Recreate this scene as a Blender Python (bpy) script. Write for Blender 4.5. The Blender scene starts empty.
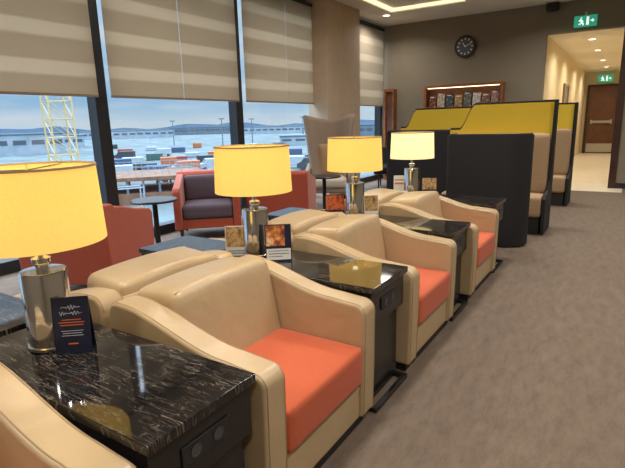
import bpy, bmesh, math, random
from mathutils import Vector, Matrix
random.seed(7)
C = bpy.context.scene.collection
PI = math.pi
EYE = 1.345
# ---------------------------------------------------------------- camera
FPX = 488.0
yaw, pitch, roll = math.radians(32.7), math.radians(12.8), math.radians(1.5)
h = Vector((-math.sin(yaw), math.cos(yaw), 0))
F = Vector((h.x*math.cos(pitch), h.y*math.cos(pitch), -math.sin(pitch)))
R0 = Vector((math.cos(yaw), math.sin(yaw), 0)); U0 = R0.cross(F)
R = R0*math.cos(roll) - U0*math.sin(roll); U = R0*math.sin(roll) + U0*math.cos(roll)
cd = bpy.data.cameras.new('camera'); cam = bpy.data.objects.new('camera', cd); C.objects.link(cam)
cd.sensor_width = 36; cd.lens = FPX/625*36; cd.clip_end = 3000; cd.clip_start = .02
cam.matrix_world = Matrix(((R.x, U.x, -F.x, 0), (R.y, U.y, -F.y, 0), (R.z, U.z, -F.z, EYE), (0, 0, 0, 1)))
bpy.context.scene.camera = cam
def ray(px, py): return F + R*((px-312.5)/FPX) + U*((234-py)/FPX)
def at_z(px, py, z):
    d = ray(px, py); t = (z-EYE)/d.z; return Vector((d.x*t, d.y*t, z))
def at_d(px, dist):      # bearing of a pixel column near the horizon, at a ground distance
    d = ray(px, 130); k = dist/math.hypot(d.x, d.y); return Vector((d.x*k, d.y*k, 0))
# ---------------------------------------------------------------- materials
def nt(name):
    m = bpy.data.materials.new(name); m.use_nodes = True; n = m.node_tree
    return m, n, n.nodes['Principled BSDF']
def mat(name, col, rough=.6, metal=0, var=.12, scale=20, bump=0, bscale=200, emit=0, coat=0, sheen=0, bdist=.01):
    m, n, b = nt(name)
    b.inputs['Roughness'].default_value = rough; b.inputs['Metallic'].default_value = metal
    if coat: b.inputs['Coat Weight'].default_value = coat; b.inputs['Coat Roughness'].default_value = .15
    if sheen: b.inputs['Sheen Weight'].default_value = sheen
    tc = n.nodes.new('ShaderNodeTexCoord'); no = n.nodes.new('ShaderNodeTexNoise')
    no.inputs['Scale'].default_value = scale; no.inputs['Detail'].default_value = 4
    n.links.new(tc.outputs['Object'], no.inputs['Vector'])
    r = n.nodes.new('ShaderNodeValToRGB'); r.color_ramp.elements[0].position = .3; r.color_ramp.elements[1].position = .7
    r.color_ramp.elements[0].color = [c*(1-var) for c in col]+[1]; r.color_ramp.elements[1].color = [min(1, c*(1+var)) for c in col]+[1]
    n.links.new(no.outputs['Fac'], r.inputs['Fac']); n.links.new(r.outputs['Color'], b.inputs['Base Color'])
    if emit:
        n.links.new(r.outputs['Color'], b.inputs['Emission Color']); b.inputs['Emission Strength'].default_value = emit
    if bump:
        n2 = n.nodes.new('ShaderNodeTexNoise'); n2.inputs['Scale'].default_value = bscale; n2.inputs['Detail'].default_value = 3
        n.links.new(tc.outputs['Object'], n2.inputs['Vector'])
        bp = n.nodes.new('ShaderNodeBump'); bp.inputs['Strength'].default_value = bump; bp.inputs['Distance'].default_value = bdist
        n.links.new(n2.outputs['Fac'], bp.inputs['Height']); n.links.new(bp.outputs['Normal'], b.inputs['Normal'])
    return m
def lin(r, g, b): return tuple(((c/255+.055)/1.055)**2.4 if c > 10 else c/255/12.92 for c in (r, g, b))
def picture_mat(name, cols, scale):
    m, n, b = nt(name); L = n.links.new
    tc = n.nodes.new('ShaderNodeTexCoord'); no = n.nodes.new('ShaderNodeTexNoise'); no.inputs['Scale'].default_value = scale; no.inputs['Detail'].default_value = 5; L(tc.outputs['Object'], no.inputs['Vector'])
    r = n.nodes.new('ShaderNodeValToRGB'); e = r.color_ramp.elements; k = len(cols)
    e[0].position = .3; e[0].color = (*lin(*cols[0]), 1); e[1].position = .7; e[1].color = (*lin(*cols[-1]), 1)
    for i in range(1, k-1):
        q = e.new(.3+.4*i/(k-1)); q.color = (*lin(*cols[i]), 1)
    L(no.outputs['Fac'], r.inputs['Fac']); L(r.outputs['Color'], b.inputs['Base Color']); b.inputs['Roughness'].default_value = .35; return m
M = {}
def leather():
    m = mat('cream_leather', lin(186, 161, 124), .3, var=.04, scale=4); n = m.node_tree; b = n.nodes['Principled BSDF']; L = n.links.new
    tc = n.nodes.new('ShaderNodeTexCoord')
    a = n.nodes.new('ShaderNodeTexNoise'); a.inputs['Scale'].default_value = 8; a.inputs['Detail'].default_value = 3; a.inputs['Roughness'].default_value = .45; a.inputs['Distortion'].default_value = .25; L(tc.outputs['Object'], a.inputs['Vector'])
    g = n.nodes.new('ShaderNodeTexVoronoi'); g.inputs['Scale'].default_value = 260; L(tc.outputs['Object'], g.inputs['Vector'])
    b1 = n.nodes.new('ShaderNodeBump'); b1.inputs['Strength'].default_value = .22; b1.inputs['Distance'].default_value = .03; L(a.outputs['Fac'], b1.inputs['Height'])
    b2 = n.nodes.new('ShaderNodeBump'); b2.inputs['Strength'].default_value = .1; b2.inputs['Distance'].default_value = .002; L(g.outputs['Distance'], b2.inputs['Height']); L(b1.outputs[0], b2.inputs['Normal']); L(b2.outputs[0], b.inputs['Normal'])
    return m
M['cream'] = leather()
M['creampipe'] = mat('cream_piping', lin(164, 139, 104), .5, var=.05)
M['orange'] = mat('orange_fabric', lin(198, 92, 54), .85, var=.06, scale=150, bump=.2, bscale=400, sheen=.1)
M['black'] = mat('black_lacquer', (.012, .011, .011), .25, var=.2)
M['plinth'] = mat('dark_plinth', (.02, .017, .015), .5)
M['chrome'] = mat('chrome', (.75, .75, .76), .1, metal=1, var=.03)
M['steel'] = mat('brushed_steel', (.5, .5, .5), .3, metal=1, var=.05)
M['red'] = mat('red_fabric', lin(166, 72, 48), .8, var=.07, scale=60, sheen=.2)
M['darkred'] = mat('charcoal_cushion', lin(84, 70, 80), .85, var=.1, scale=60)
M['dkwood'] = mat('dark_wood', lin(60, 38, 28), .4, var=.25, scale=12)
M['taupe'] = mat('taupe_wool', lin(140, 122, 106), .9, var=.06, scale=40, sheen=.2)
M['wallg'] = mat('taupe_wall_paint', lin(134, 123, 105), .8, var=.03, scale=3)
M['wallc'] = mat('cream_wall_paint', lin(225, 210, 178), .8, var=.03, scale=3)
M['ceil'] = mat('ceiling_paint', lin(238, 232, 218), .9, var=.02, scale=2)
M['column'] = mat('column_vinyl', lin(190, 170, 148), .7, var=.05, scale=8)
M['frame'] = mat('dark_aluminium', (.025, .028, .033), .4, metal=.3, var=.1)
M['cove'] = mat('warm_cove_light', (1, .82, .5), .8, var=.02, emit=1.3)
M['booth'] = mat('charcoal_booth_fabric', lin(28, 26, 28), .8, var=.12, scale=80)
M['yellow'] = mat('yellow_booth_fabric', (.78, .55, .04), .75, var=.04, scale=80)
M['bench'] = mat('beige_bench_fabric', lin(166, 138, 104), .8, var=.08, scale=60)
M['wood'] = mat('walnut_shelf_wood', lin(140, 84, 46), .45, var=.25, scale=9)
M['doorw'] = mat('brown_door_wood', lin(98, 62, 44), .45, var=.18, scale=6)
M['white'] = mat('white_plastic', (.8, .8, .78), .5, var=.02)
M['blackp'] = mat('black_plastic', (.015, .015, .017), .45, var=.1)
M['green'] = mat('exit_sign_green', (.03, .36, .22), .5, var=.03, emit=.6)
M['signw'] = mat('exit_sign_white', (.8, .95, .88), .5, var=.02, emit=.9)
M['lampglow'] = mat('downlight_lens', (1, .9, .7), .5, var=.01, emit=6)
M['bulb'] = mat('bulb_glass', (1, .85, .5), .5, var=.01, emit=4)
M['tile'] = mat('pale_corridor_floor', lin(228, 216, 194), .35, var=.05, scale=2)
M['navy'] = mat('navy_card', lin(24, 30, 52), .35, var=.1)
M['cardw'] = mat('white_card', (.7, .69, .64), .5, var=.03)
M['inko'] = mat('orange_ink', lin(220, 110, 50), .6, var=.05)
M['inkw'] = mat('white_ink', (.6, .64, .72), .6, var=.02)
M['inkb'] = mat('grey_ink', (.12, .12, .14), .6, var=.02)
# outdoors
M['apron'] = mat('airport_ground', lin(66, 82, 86), .9, var=.5, scale=.12)
M['haze'] = mat('hazy_hills', lin(84, 106, 128), 1, var=.12, scale=.01)  # blue distance haze is put into the hill colour
M['crane'] = mat('crane_yellow', lin(176, 154, 104), .5, var=.05)
M['bwhite'] = mat('hazy_pale_cladding', lin(120, 136, 148), .8, var=.15, scale=.3)  # pale cladding with bluish air haze tinted into its colour
M['bgrey'] = mat('grey_cladding', lin(78, 94, 106), .8, var=.12, scale=.3)
M['brown'] = mat('brown_roofing', lin(100, 74, 54), .9, var=.35, scale=.8)
for nme, c in dict(c_red=(124, 54, 46), c_blue=(44, 68, 98), c_green=(48, 80, 76), c_or=(150, 88, 54), c_wh=(134, 146, 154), c_dark=(34, 44, 52)).items():
    M[nme] = mat({'c_red': 'red_paint', 'c_blue': 'blue_paint', 'c_green': 'green_paint', 'c_or': 'orange_paint', 'c_wh': 'white_paint', 'c_dark': 'dark_paint'}[nme], lin(*c), .6, var=.08, scale=1)
M['dglass'] = mat('dark_building_glass', (.05, .065, .085), .3, var=.1)

def marble():
    m, n, b = nt('black_marble_with_veins'); L = n.links.new
    tc = n.nodes.new('ShaderNodeTexCoord'); mp = n.nodes.new('ShaderNodeMapping'); mp.inputs['Scale'].default_value = (1.6, 13, 1); mp.inputs['Rotation'].default_value = (0, 0, .12)
    L(tc.outputs['Object'], mp.inputs['Vector'])
    col = None
    for sc, w, br in ((2.4, .012, .42), (3.8, .013, .36), (6.5, .016, .25)):
        no = n.nodes.new('ShaderNodeTexNoise'); no.inputs['Scale'].default_value = sc; no.inputs['Detail'].default_value = 3; no.inputs['Distortion'].default_value = .08
        L(mp.outputs['Vector'], no.inputs['Vector'])
        s = n.nodes.new('ShaderNodeMath'); s.operation = 'SUBTRACT'; L(no.outputs['Fac'], s.inputs[0]); s.inputs[1].default_value = .5
        a = n.nodes.new('ShaderNodeMath'); a.operation = 'ABSOLUTE'; L(s.outputs[0], a.inputs[0])
        r = n.nodes.new('ShaderNodeMapRange'); r.interpolation_type = 'SMOOTHSTEP'; r.inputs['From Min'].default_value = 0; r.inputs['From Max'].default_value = w
        r.inputs['To Min'].default_value = br; r.inputs['To Max'].default_value = 0; L(a.outputs[0], r.inputs['Value'])
        if col is None: col = r.outputs[0]
        else:
            x = n.nodes.new('ShaderNodeMath'); x.operation = 'MAXIMUM'; L(col, x.inputs[0]); L(r.outputs[0], x.inputs[1]); col = x.outputs[0]
    pn = n.nodes.new('ShaderNodeTexNoise'); pn.inputs['Scale'].default_value = 10; pn.inputs['Detail'].default_value = 5; L(tc.outputs['Object'], pn.inputs['Vector'])
    pr = n.nodes.new('ShaderNodeMapRange'); pr.inputs['From Min'].default_value = .34; pr.inputs['From Max'].default_value = .68; L(pn.outputs['Fac'], pr.inputs['Value'])
    mu = n.nodes.new('ShaderNodeMath'); mu.operation = 'MULTIPLY'; L(col, mu.inputs[0]); L(pr.outputs[0], mu.inputs[1])
    mx = n.nodes.new('ShaderNodeMix'); mx.data_type = 'RGBA'; L(mu.outputs[0], mx.inputs[0])
    mx.inputs[6].default_value = (.009, .008, .008, 1); mx.inputs[7].default_value = (.54, .45, .36, 1)
    L(mx.outputs[2], b.inputs['Base Color']); b.inputs['Roughness'].default_value = .05; b.inputs['IOR'].default_value = 1.55
    return m
M['marble'] = marble()
def carpet():
    m, n, b = nt('mottled_taupe_carpet'); L = n.links.new
    tc = n.nodes.new('ShaderNodeTexCoord'); mp = n.nodes.new('ShaderNodeMapping'); mp.inputs['Scale'].default_value = (1, .35, 1); mp.inputs['Rotation'].default_value = (0, 0, .9); L(tc.outputs['Object'], mp.inputs['Vector'])
    n1 = n.nodes.new('ShaderNodeTexNoise'); n1.inputs['Scale'].default_value = 18; n1.inputs['Detail'].default_value = 8; n1.inputs['Distortion'].default_value = .2; n1.inputs['Roughness'].default_value = .75; L(mp.outputs[0], n1.inputs['Vector'])
    n2 = n.nodes.new('ShaderNodeTexNoise'); n2.inputs['Scale'].default_value = 220; n2.inputs['Detail'].default_value = 4; L(tc.outputs['Object'], n2.inputs['Vector'])
    ad = n.nodes.new('ShaderNodeMix'); ad.inputs[0].default_value = .45; L(n1.outputs['Fac'], ad.inputs[2]); L(n2.outputs['Fac'], ad.inputs[3])
    r = n.nodes.new('ShaderNodeValToRGB'); e = r.color_ramp.elements; e[0].position = .36; e[1].position = .64
    e[0].color = (*lin(90, 76, 63), 1); e[1].color = (*lin(124, 107, 91), 1); L(ad.outputs[0], r.inputs['Fac']); L(r.outputs['Color'], b.inputs['Base Color'])
    b.inputs['Roughness'].default_value = .85
    bp = n.nodes.new('ShaderNodeBump'); bp.inputs['Strength'].default_value = .25; bp.inputs['Distance'].default_value = .006; L(n2.outputs['Fac'], bp.inputs['Height']); L(bp.outputs['Normal'], b.inputs['Normal'])
    return m
M['carpet'] = carpet()
def blind_mat():
    m, n, b = nt('banded_translucent_blind'); L = n.links.new
    tc = n.nodes.new('ShaderNodeTexCoord'); sx = n.nodes.new('ShaderNodeSeparateXYZ'); L(tc.outputs['Object'], sx.inputs[0])
    sb = n.nodes.new('ShaderNodeMath'); sb.operation = 'SUBTRACT'; sb.inputs[1].default_value = 1.66; L(sx.outputs['Z'], sb.inputs[0])
    a = n.nodes.new('ShaderNodeMath'); a.operation = 'MULTIPLY'; a.inputs[1].default_value = 1/.36; L(sb.outputs[0], a.inputs[0])
    f = n.nodes.new('ShaderNodeMath'); f.operation = 'FRACT'; L(a.outputs[0], f.inputs[0])
    r = n.nodes.new('ShaderNodeValToRGB'); e = r.color_ramp.elements
    dk, lt = (*lin(197, 181, 160), 1), (*lin(216, 202, 182), 1)
    e[0].position = 0; e[0].color = dk; e[1].position = 1; e[1].color = dk
    for p_, c_ in ((.56, dk), (.64, lt), (.95, lt)):
        q = e.new(p_); q.color = c_
    L(f.outputs[0], r.inputs['Fac'])
    d = n.nodes.new('ShaderNodeBsdfDiffuse'); t = n.nodes.new('ShaderNodeBsdfTranslucent'); L(r.outputs[0], d.inputs[0]); L(r.outputs[0], t.inputs[0])
    mx = n.nodes.new('ShaderNodeMixShader'); mx.inputs[0].default_value = .6; L(d.outputs[0], mx.inputs[1]); L(t.outputs[0], mx.inputs[2])
    L(mx.outputs[0], n.nodes['Material Output'].inputs[0]); return m
M['blind'] = blind_mat()
def shade_mat(name, c0, c1, es):
    m, n, b = nt(name); L = n.links.new
    tc = n.nodes.new('ShaderNodeTexCoord'); no = n.nodes.new('ShaderNodeTexNoise'); no.inputs['Scale'].default_value = 90; L(tc.outputs['Object'], no.inputs['Vector'])
    r = n.nodes.new('ShaderNodeValToRGB'); r.color_ramp.elements[0].color = (*c0, 1); r.color_ramp.elements[1].color = (*c1, 1); L(no.outputs['Fac'], r.inputs['Fac'])
    d = n.nodes.new('ShaderNodeBsdfDiffuse'); t = n.nodes.new('ShaderNodeBsdfTranslucent'); e = n.nodes.new('ShaderNodeEmission'); e.inputs['Strength'].default_value = es
    for s in (d, t, e): L(r.outputs[0], s.inputs[0])
    mx = n.nodes.new('ShaderNodeMixShader'); mx.inputs[0].default_value = .5; L(d.outputs[0], mx.inputs[1]); L(t.outputs[0], mx.inputs[2])
    ad = n.nodes.new('ShaderNodeAddShader'); L(mx.outputs[0], ad.inputs[0]); L(e.outputs[0], ad.inputs[1]); L(ad.outputs[0], n.nodes['Material Output'].inputs[0]); return m
M['shade'] = shade_mat('glowing_yellow_shade', (.76, .58, .18), (.82, .63, .22), .45)
M['shadepale'] = shade_mat('glowing_cream_shade', (.82, .73, .46), (.88, .79, .52), .5)
def glass_mat():
    m, n, b = nt('window_glass'); L = n.links.new
    t = n.nodes.new('ShaderNodeBsdfTransparent'); t.inputs[0].default_value = (.93, .96, .97, 1); g = n.nodes.new('ShaderNodeBsdfGlossy'); g.inputs['Roughness'].default_value = .02
    mx = n.nodes.new('ShaderNodeMixShader'); mx.inputs[0].default_value = .03; L(t.outputs[0], mx.inputs[1]); L(g.outputs[0], mx.inputs[2]); L(mx.outputs[0], n.nodes['Material Output'].inputs[0]); return m
M['glass'] = glass_mat()
# ---------------------------------------------------------------- mesh helpers
def box(bm, x0, x1, y0, y1, z0, z1):
    v = [bm.verts.new(p) for p in ((x0, y0, z0), (x1, y0, z0), (x1, y1, z0), (x0, y1, z0), (x0, y0, z1), (x1, y0, z1), (x1, y1, z1), (x0, y1, z1))]
    for f in ((3, 2, 1, 0), (4, 5, 6, 7), (0, 1, 5, 4), (1, 2, 6, 5), (2, 3, 7, 6), (3, 0, 4, 7)): bm.faces.new([v[i] for i in f])
    return bm
def B(*a):
    bm = bmesh.new()
    if a and isinstance(a[0], (tuple, list)):
        for q in a: box(bm, *q)
    elif a: box(bm, *a)
    return bm
def cushion(x0, x1, y0, y1, z0, z1, r=.03, puff=.02, axis=2, n=10, bm=None):
    c = bmesh.new(); bmesh.ops.create_cube(c, size=2); bmesh.ops.subdivide_edges(c, edges=c.edges[:], cuts=n, use_grid_fill=True)
    H = [(x1-x0)/2, (y1-y0)/2, (z1-z0)/2]; ct = [(x0+x1)/2, (y0+y1)/2, (z0+z1)/2]; r = min(r, min(H)*.98)
    for v in c.verts:
        p = [math.sin(max(-1, min(1, k))*PI/2) for k in v.co]
        q = [p[i]*H[i] for i in range(3)]; inn = [max(-(H[i]-r), min(H[i]-r, q[i])) for i in range(3)]
        d = Vector([q[i]-inn[i] for i in range(3)]); L = d.length
        if L > 1e-6: d = d/L*max(abs(d.x), abs(d.y), abs(d.z))
        q = [inn[i]+d[i] for i in range(3)]
        o = [i for i in range(3) if i != axis]
        q[axis] += p[axis]*puff*(1-p[o[0]]**2)*(1-p[o[1]]**2)
        v.co = [q[i]+ct[i] for i in range(3)]
    return c
def prism(pts, y0, y1, plane='xz'):
    bm = bmesh.new()
    def P(a, b, c): return (a, c, b) if plane == 'xz' else ((c, a, b) if plane == 'yz' else (a, b, c))
    A = [bm.verts.new(P(p[0], p[1], y0)) for p in pts]; Bv = [bm.verts.new(P(p[0], p[1], y1)) for p in pts]
    bm.faces.new(A); bm.faces.new(Bv[::-1]); n = len(pts)
    for i in range(n): bm.faces.new((A[i], Bv[i], Bv[(i+1) % n], A[(i+1) % n]))
    bmesh.ops.recalc_face_normals(bm, faces=bm.faces[:]); return bm
def lathe(pr, seg=40, c=(0, 0), bm=None, close=False):
    bm = bm or bmesh.new(); rings = []
    for r, z in pr: rings.append([bm.verts.new((c[0]+r*math.cos(2*PI*k/seg), c[1]+r*math.sin(2*PI*k/seg), z)) for k in range(seg)])
    for a, b in zip(rings, rings[1:]):
        for k in range(seg): bm.faces.new((a[k], a[(k+1) % seg], b[(k+1) % seg], b[k]))
    if close: bm.faces.new(rings[0][::-1]); bm.faces.new(rings[-1])
    return bm
def tube(pts, r, seg=6, bm=None):
    bm = bm or bmesh.new(); pts = [Vector(p) for p in pts]; prev = None; n = None
    for i, p in enumerate(pts):
        t = (pts[min(i+1, len(pts)-1)]-pts[max(i-1, 0)]).normalized()
        if n is None: n = t.orthogonal().normalized()
        n = (n-t*n.dot(t)).normalized(); b = t.cross(n)
        ring = [bm.verts.new(p+n*r*math.cos(2*PI*k/seg)+b*r*math.sin(2*PI*k/seg)) for k in range(seg)]
        if prev:
            for k in range(seg): bm.faces.new((prev[k], prev[(k+1) % seg], ring[(k+1) % seg], ring[k]))
        else: bm.faces.new(ring[::-1])
        prev = ring
    bm.faces.new(prev); return bm
def obj(name, bm, m, parent=None, smooth=None, bev=0, seg=3, label=None, loc=None):
    me = bpy.data.meshes.new(name); bm.to_mesh(me); bm.free()
    me.materials.append(M[m] if isinstance(m, str) else m)
    o = bpy.data.objects.new(name, me); C.objects.link(o)
    if smooth or bev:
        for p in me.polygons: p.use_smooth = True
        try: me.set_sharp_from_angle(angle=smooth if smooth and smooth is not True else .7)
        except Exception: pass
    if bev:
        b = o.modifiers.new('bevel', 'BEVEL'); b.width = bev; b.segments = seg; b.limit_method = 'ANGLE'; b.angle_limit = .6; b.harden_normals = True
    if parent: o.parent = parent
    if loc: o.location = loc
    if label: o['label'] = label
    return o
def tag(o, label, cat, group=None):
    o['label'] = label; o['category'] = cat
    if group: o['group'] = group
    return o
def thing(name, label, cat, loc=(0, 0, 0), rz=0, group=None):
    o = bpy.data.objects.new(name, None); C.objects.link(o); o.empty_display_size = .1
    o.location = loc; o.rotation_euler = (0, 0, rz); return tag(o, label, cat, group)
def struct(name, bm, m, parent=None, **k):
    o = obj(name, bm, m, parent, **k)
    if not parent: o['kind'] = 'structure'
    return o
def dup(root, loc, rz, label):
    r = root.copy(); C.objects.link(r); r.location = loc; r.rotation_euler = (0, 0, rz); r['label'] = label
    for ch in list(root.children):
        c = ch.copy(); C.objects.link(c); c.parent = r
        for g in list(ch.children):
            d = g.copy(); C.objects.link(d); d.parent = c
    return r
# ---------------------------------------------------------------- room shell
WX = -4.95; EY = 10.8; CZ = 3.42; RX = 2.6; BY = -2.6; CL = -1.5
struct('floor', B(WX-.2, RX, BY, 10.2, -.2, 0), 'carpet')
struct('floor_corridor', B(CL-.15, 0, 10.2, 21.2, -.2, 0), 'tile')
struct('floor_end_left', B(WX-.2, CL-.15, 10.2, EY+.2, -.2, 0), 'carpet')
struct('floor_end_right', B(0, RX, 10.2, EY+.2, -.2, 0), 'carpet')
struct('ceiling', B(WX-.2, RX, BY, EY+.2, CZ, CZ+.2), 'ceil')
struct('wall_end_left', B(WX, CL, EY, EY+.15, 0, CZ), 'wallg')
struct('wall_end_header', B(CL, -.12, EY, EY+.15, 2.88, CZ), 'wallg')
struct('wall_end_right', B(-.12, RX, EY, EY+.15, 0, CZ), 'wallg')
struct('wall_right', B(RX, RX+.15, BY, EY+.15, 0, CZ), 'wallg')
struct('wall_back', B(WX, RX, BY-.15, BY, 0, CZ), 'wallg')
struct('wall_corridor_left', B(CL-.15, CL, EY+.15, 21, 0, 2.88), 'wallc')
struct('wall_corridor_right', B(-.12, .03, EY+.15, 21, 0, 2.88), 'wallc')
struct('wall_corridor_end', B(CL-.15, .03, 21, 21.15, 0, 2.88), 'wallc')
struct('ceiling_corridor', B(CL-.15, .03, EY+.15, 21.15, 2.88, 3.0), 'ceil')
struct('baseboard_end', B(WX, CL, EY-.02, EY, 0, .1), 'plinth')
struct('baseboard_end_right', B(-.12, RX, EY-.02, EY, 0, .1), 'plinth')
struct('trim_1', B((-.24, -.12, EY-.03, EY+.16, 0, 2.88)), 'dkwood')
struct('wall_window_end', B(WX-.15, WX, 8.05, 9.15, 0, CZ), 'column')
struct('wall_window_near', B(WX-.15, WX, BY, -1.2, 0, CZ), 'column')
struct('column', B(WX, -4.55, 7.7, 8.95, 0, CZ), 'column')['label'] = 'square taupe column between the windows'
struct('wall_window_head', B(WX-.15, WX, -1.2, EY, 3.36, CZ), 'frame')
wins = [(-1.2, 1.13), (1.13, 3.45), (3.45, 5.75), (5.75, 8.05), (9.15, EY)]
for i, (a, b) in enumerate(wins):
    w = struct('window_%d' % (i+1), B((WX-.12, WX+.03, a, a+.075, 0, 3.36), (WX-.12, WX+.03, b-.075, b, 0, 3.36), (WX-.12, WX+.03, a+.075, b-.075, 0, .12), (WX-.12, WX+.03, a+.075, b-.075, 3.28, 3.36)), 'frame')
    struct('window_pane', B(WX-.06, WX-.05, a+.07, b-.07, .1, 3.3), 'glass', w)
    n = 2 if i < 4 else 1; s = (b-a-.15)/n
    names = ['near the camera', 'leftmost in view', 'second window from the left', 'third window beside the column', 'last window past the column']
    for k in range(n):
        y0, y1 = a+.075+k*s+.006, a+.075+(k+1)*s-.006
        t = thing('roller_blind', 'taupe banded roller blind, %shalf lowered over the %s' % ('' if n == 1 else ('near one ', 'far one ')[k], ('window ' if i in (0, 1) else '')+names[i]), 'blind', (WX+.1, (y0+y1)/2, 0), 0, 'half lowered roller blinds')
        hw = (y1-y0)/2
        obj('blind_fabric', B(-.003, .003, -hw, hw, 1.70, 3.36), 'blind', t)
        obj('bottom_bar', B(-.01, .01, -hw, hw, 1.675, 1.70), 'taupe', t, bev=.004)
        obj('roller_tube', tube([(0, -hw, 3.33), (0, hw, 3.33)], .03, 12), 'frame', t)
# coffer with warm cove light
struct('ceiling_cove', B((-4.05, -3.98, 3, 9.3, CZ-.04, CZ-.001), (-2.7, -2.63, 3, 9.3, CZ-.04, CZ-.001), (-3.98, -2.7, 9.23, 9.3, CZ-.04, CZ-.001), (-3.98, -2.7, 3, 3.07, CZ-.04, CZ-.001)), 'cove')
struct('trim_2', B((-4.15, -4.05, 2.9, 9.4, CZ-.06, CZ), (-2.63, -2.53, 2.9, 9.4, CZ-.06, CZ), (-4.05, -2.63, 9.3, 9.4, CZ-.06, CZ), (-4.05, -2.63, 2.9, 3.0, CZ-.06, CZ)), 'ceil')
# doors
d = struct('door_1', B(-1.33, -.45, 20.94, 20.99, 0, 2.35), 'doorw')
obj('door_frame', B((-1.41, -1.33, 20.9, 21, 0, 2.43), (-.45, -.37, 20.9, 21, 0, 2.43), (-1.33, -.45, 20.9, 21, 2.35, 2.43)), 'dkwood', d)
obj('push_bar', B((-1.23, -.55, 20.86, 20.9, 1.08, 1.17), (-1.23, -1.17, 20.9, 20.94, 1.05, 1.2), (-.61, -.55, 20.9, 20.94, 1.05, 1.2)), 'steel', d)
obj('kick_plate', B(-1.3, -.48, 20.93, 20.94, .04, .35), 'steel', d)
for k, y in enumerate((14.2,)):
    d = struct('door_%d' % (k+2), B(CL, CL+.03, y, y+.9, 0, 2.1), 'wallg')
    obj('door_frame', B((CL, CL+.05, y-.05, y, 0, 2.15), (CL, CL+.05, y+.9, y+.95, 0, 2.15), (CL, CL+.05, y, y+.9, 2.1, 2.15)), 'taupe', d)
    obj('door_handle', tube([(CL+.03, y+.08, 1.02), (CL+.08, y+.08, 1.02), (CL+.08, y+.2, 1.02)], .01), 'steel', d)
# ---------------------------------------------------------------- signs, clock, shelf
def exit_sign(loc, w, hh, label):
    t = thing('exit_sign', label, 'exit sign', loc)
    obj('sign_panel', B(-w/2, w/2, -.02, .02, 0, hh), 'green', t, bev=.005)
    bm = bmesh.new(); u = hh; y0 = -.0215
    for seg_ in (((-.42, .62), (-.30, .40)), ((-.30, .40), (-.16, .28)), ((-.16, .28), (-.20, .12)), ((-.30, .40), (-.42, .26)), ((-.42, .26), (-.56, .24)), ((-.42, .62), (-.24, .54)), ((-.24, .54), (-.18, .44)), ((-.42, .62), (-.56, .5))):
        (ax, az), (bx_, bz) = seg_; dd = Vector((bx_-ax, bz-az)).normalized()*.045; nn = Vector((-dd.y, dd.x))
        q = [(ax-nn.x-dd.x*.5, az-nn.y), (bx_-nn.x, bz-nn.y), (bx_+nn.x, bz+nn.y), (ax+nn.x-dd.x*.5, az+nn.y)]
        A = [bm.verts.new((p[0]*u, y0, p[1]*u)) for p in q]; bm.faces.new(A)
    A = [bm.verts.new((u*(-.36+.075*math.cos(k*PI/6)), y0, u*(.77+.075*math.sin(k*PI/6)))) for k in range(12)]; bm.faces.new(A)
    for pts in (((.08, .14), (.30, .14), (.30, .86), (.08, .86)), ((.42, .45), (.60, .45), (.60, .55), (.42, .55)), ((.58, .32), (.76, .5), (.58, .68))):
        bm.faces.new([bm.verts.new((p[0]*u, y0, p[1]*u)) for p in pts])
    obj('sign_pictogram', bm, 'signw', t, label='white running figure, doorway and arrow')
    obj('sign_bracket', B(-.02, .02, -.012, .012, hh, hh+.06), 'steel', t)
    return t
exit_sign((-.86, EY-.1, 2.93), .37, .19, 'green exit sign with running figure hanging at the corridor entrance')
exit_sign((-.88, 20.8, 2.5), .44, .24, 'small green exit sign above the brown door at corridor end')
ck = thing('wall_clock', 'round black wall clock with white hour marks on taupe wall', 'clock', (-3.03, EY-.001, 2.81))
def disc_y(r, y0, y1, seg=48):
    bm = lathe([(0.001, 0), (r, 0), (r, y1-y0), (0.001, y1-y0)], seg)
    bmesh.ops.rotate(bm, verts=bm.verts[:], matrix=Matrix.Rotation(PI/2, 3, 'X')); bmesh.ops.translate(bm, verts=bm.verts[:], vec=(0, y1, 0)); bmesh.ops.recalc_face_normals(bm, faces=bm.faces[:]); return bm
obj('clock_case', disc_y(.22, -.05, 0), 'blackp', ck, smooth=.6)
cf = obj('clock_face', disc_y(.175, -.054, -.05), mat('clock_face_grey', (.09, .09, .1), .5), ck)
def bar_xz(a, r0, r1, w, y):
    bm = bmesh.new(); c, s = math.cos(a), math.sin(a)
    bm.faces.new([bm.verts.new((c*r-s*q, y, s*r+c*q)) for r, q in ((r0, -w), (r1, -w), (r1, w), (r0, w))]); return bm
for k in range(12): obj('hour_mark', bar_xz(k*PI/6, .125, .165, .012, -.0555), 'white', cf)
obj('hour_hand', bar_xz(2.2, -.02, .09, .008, -.057), 'white', ck); obj('minute_hand', bar_xz(.4, -.02, .13, .006, -.058), 'white', ck)
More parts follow.
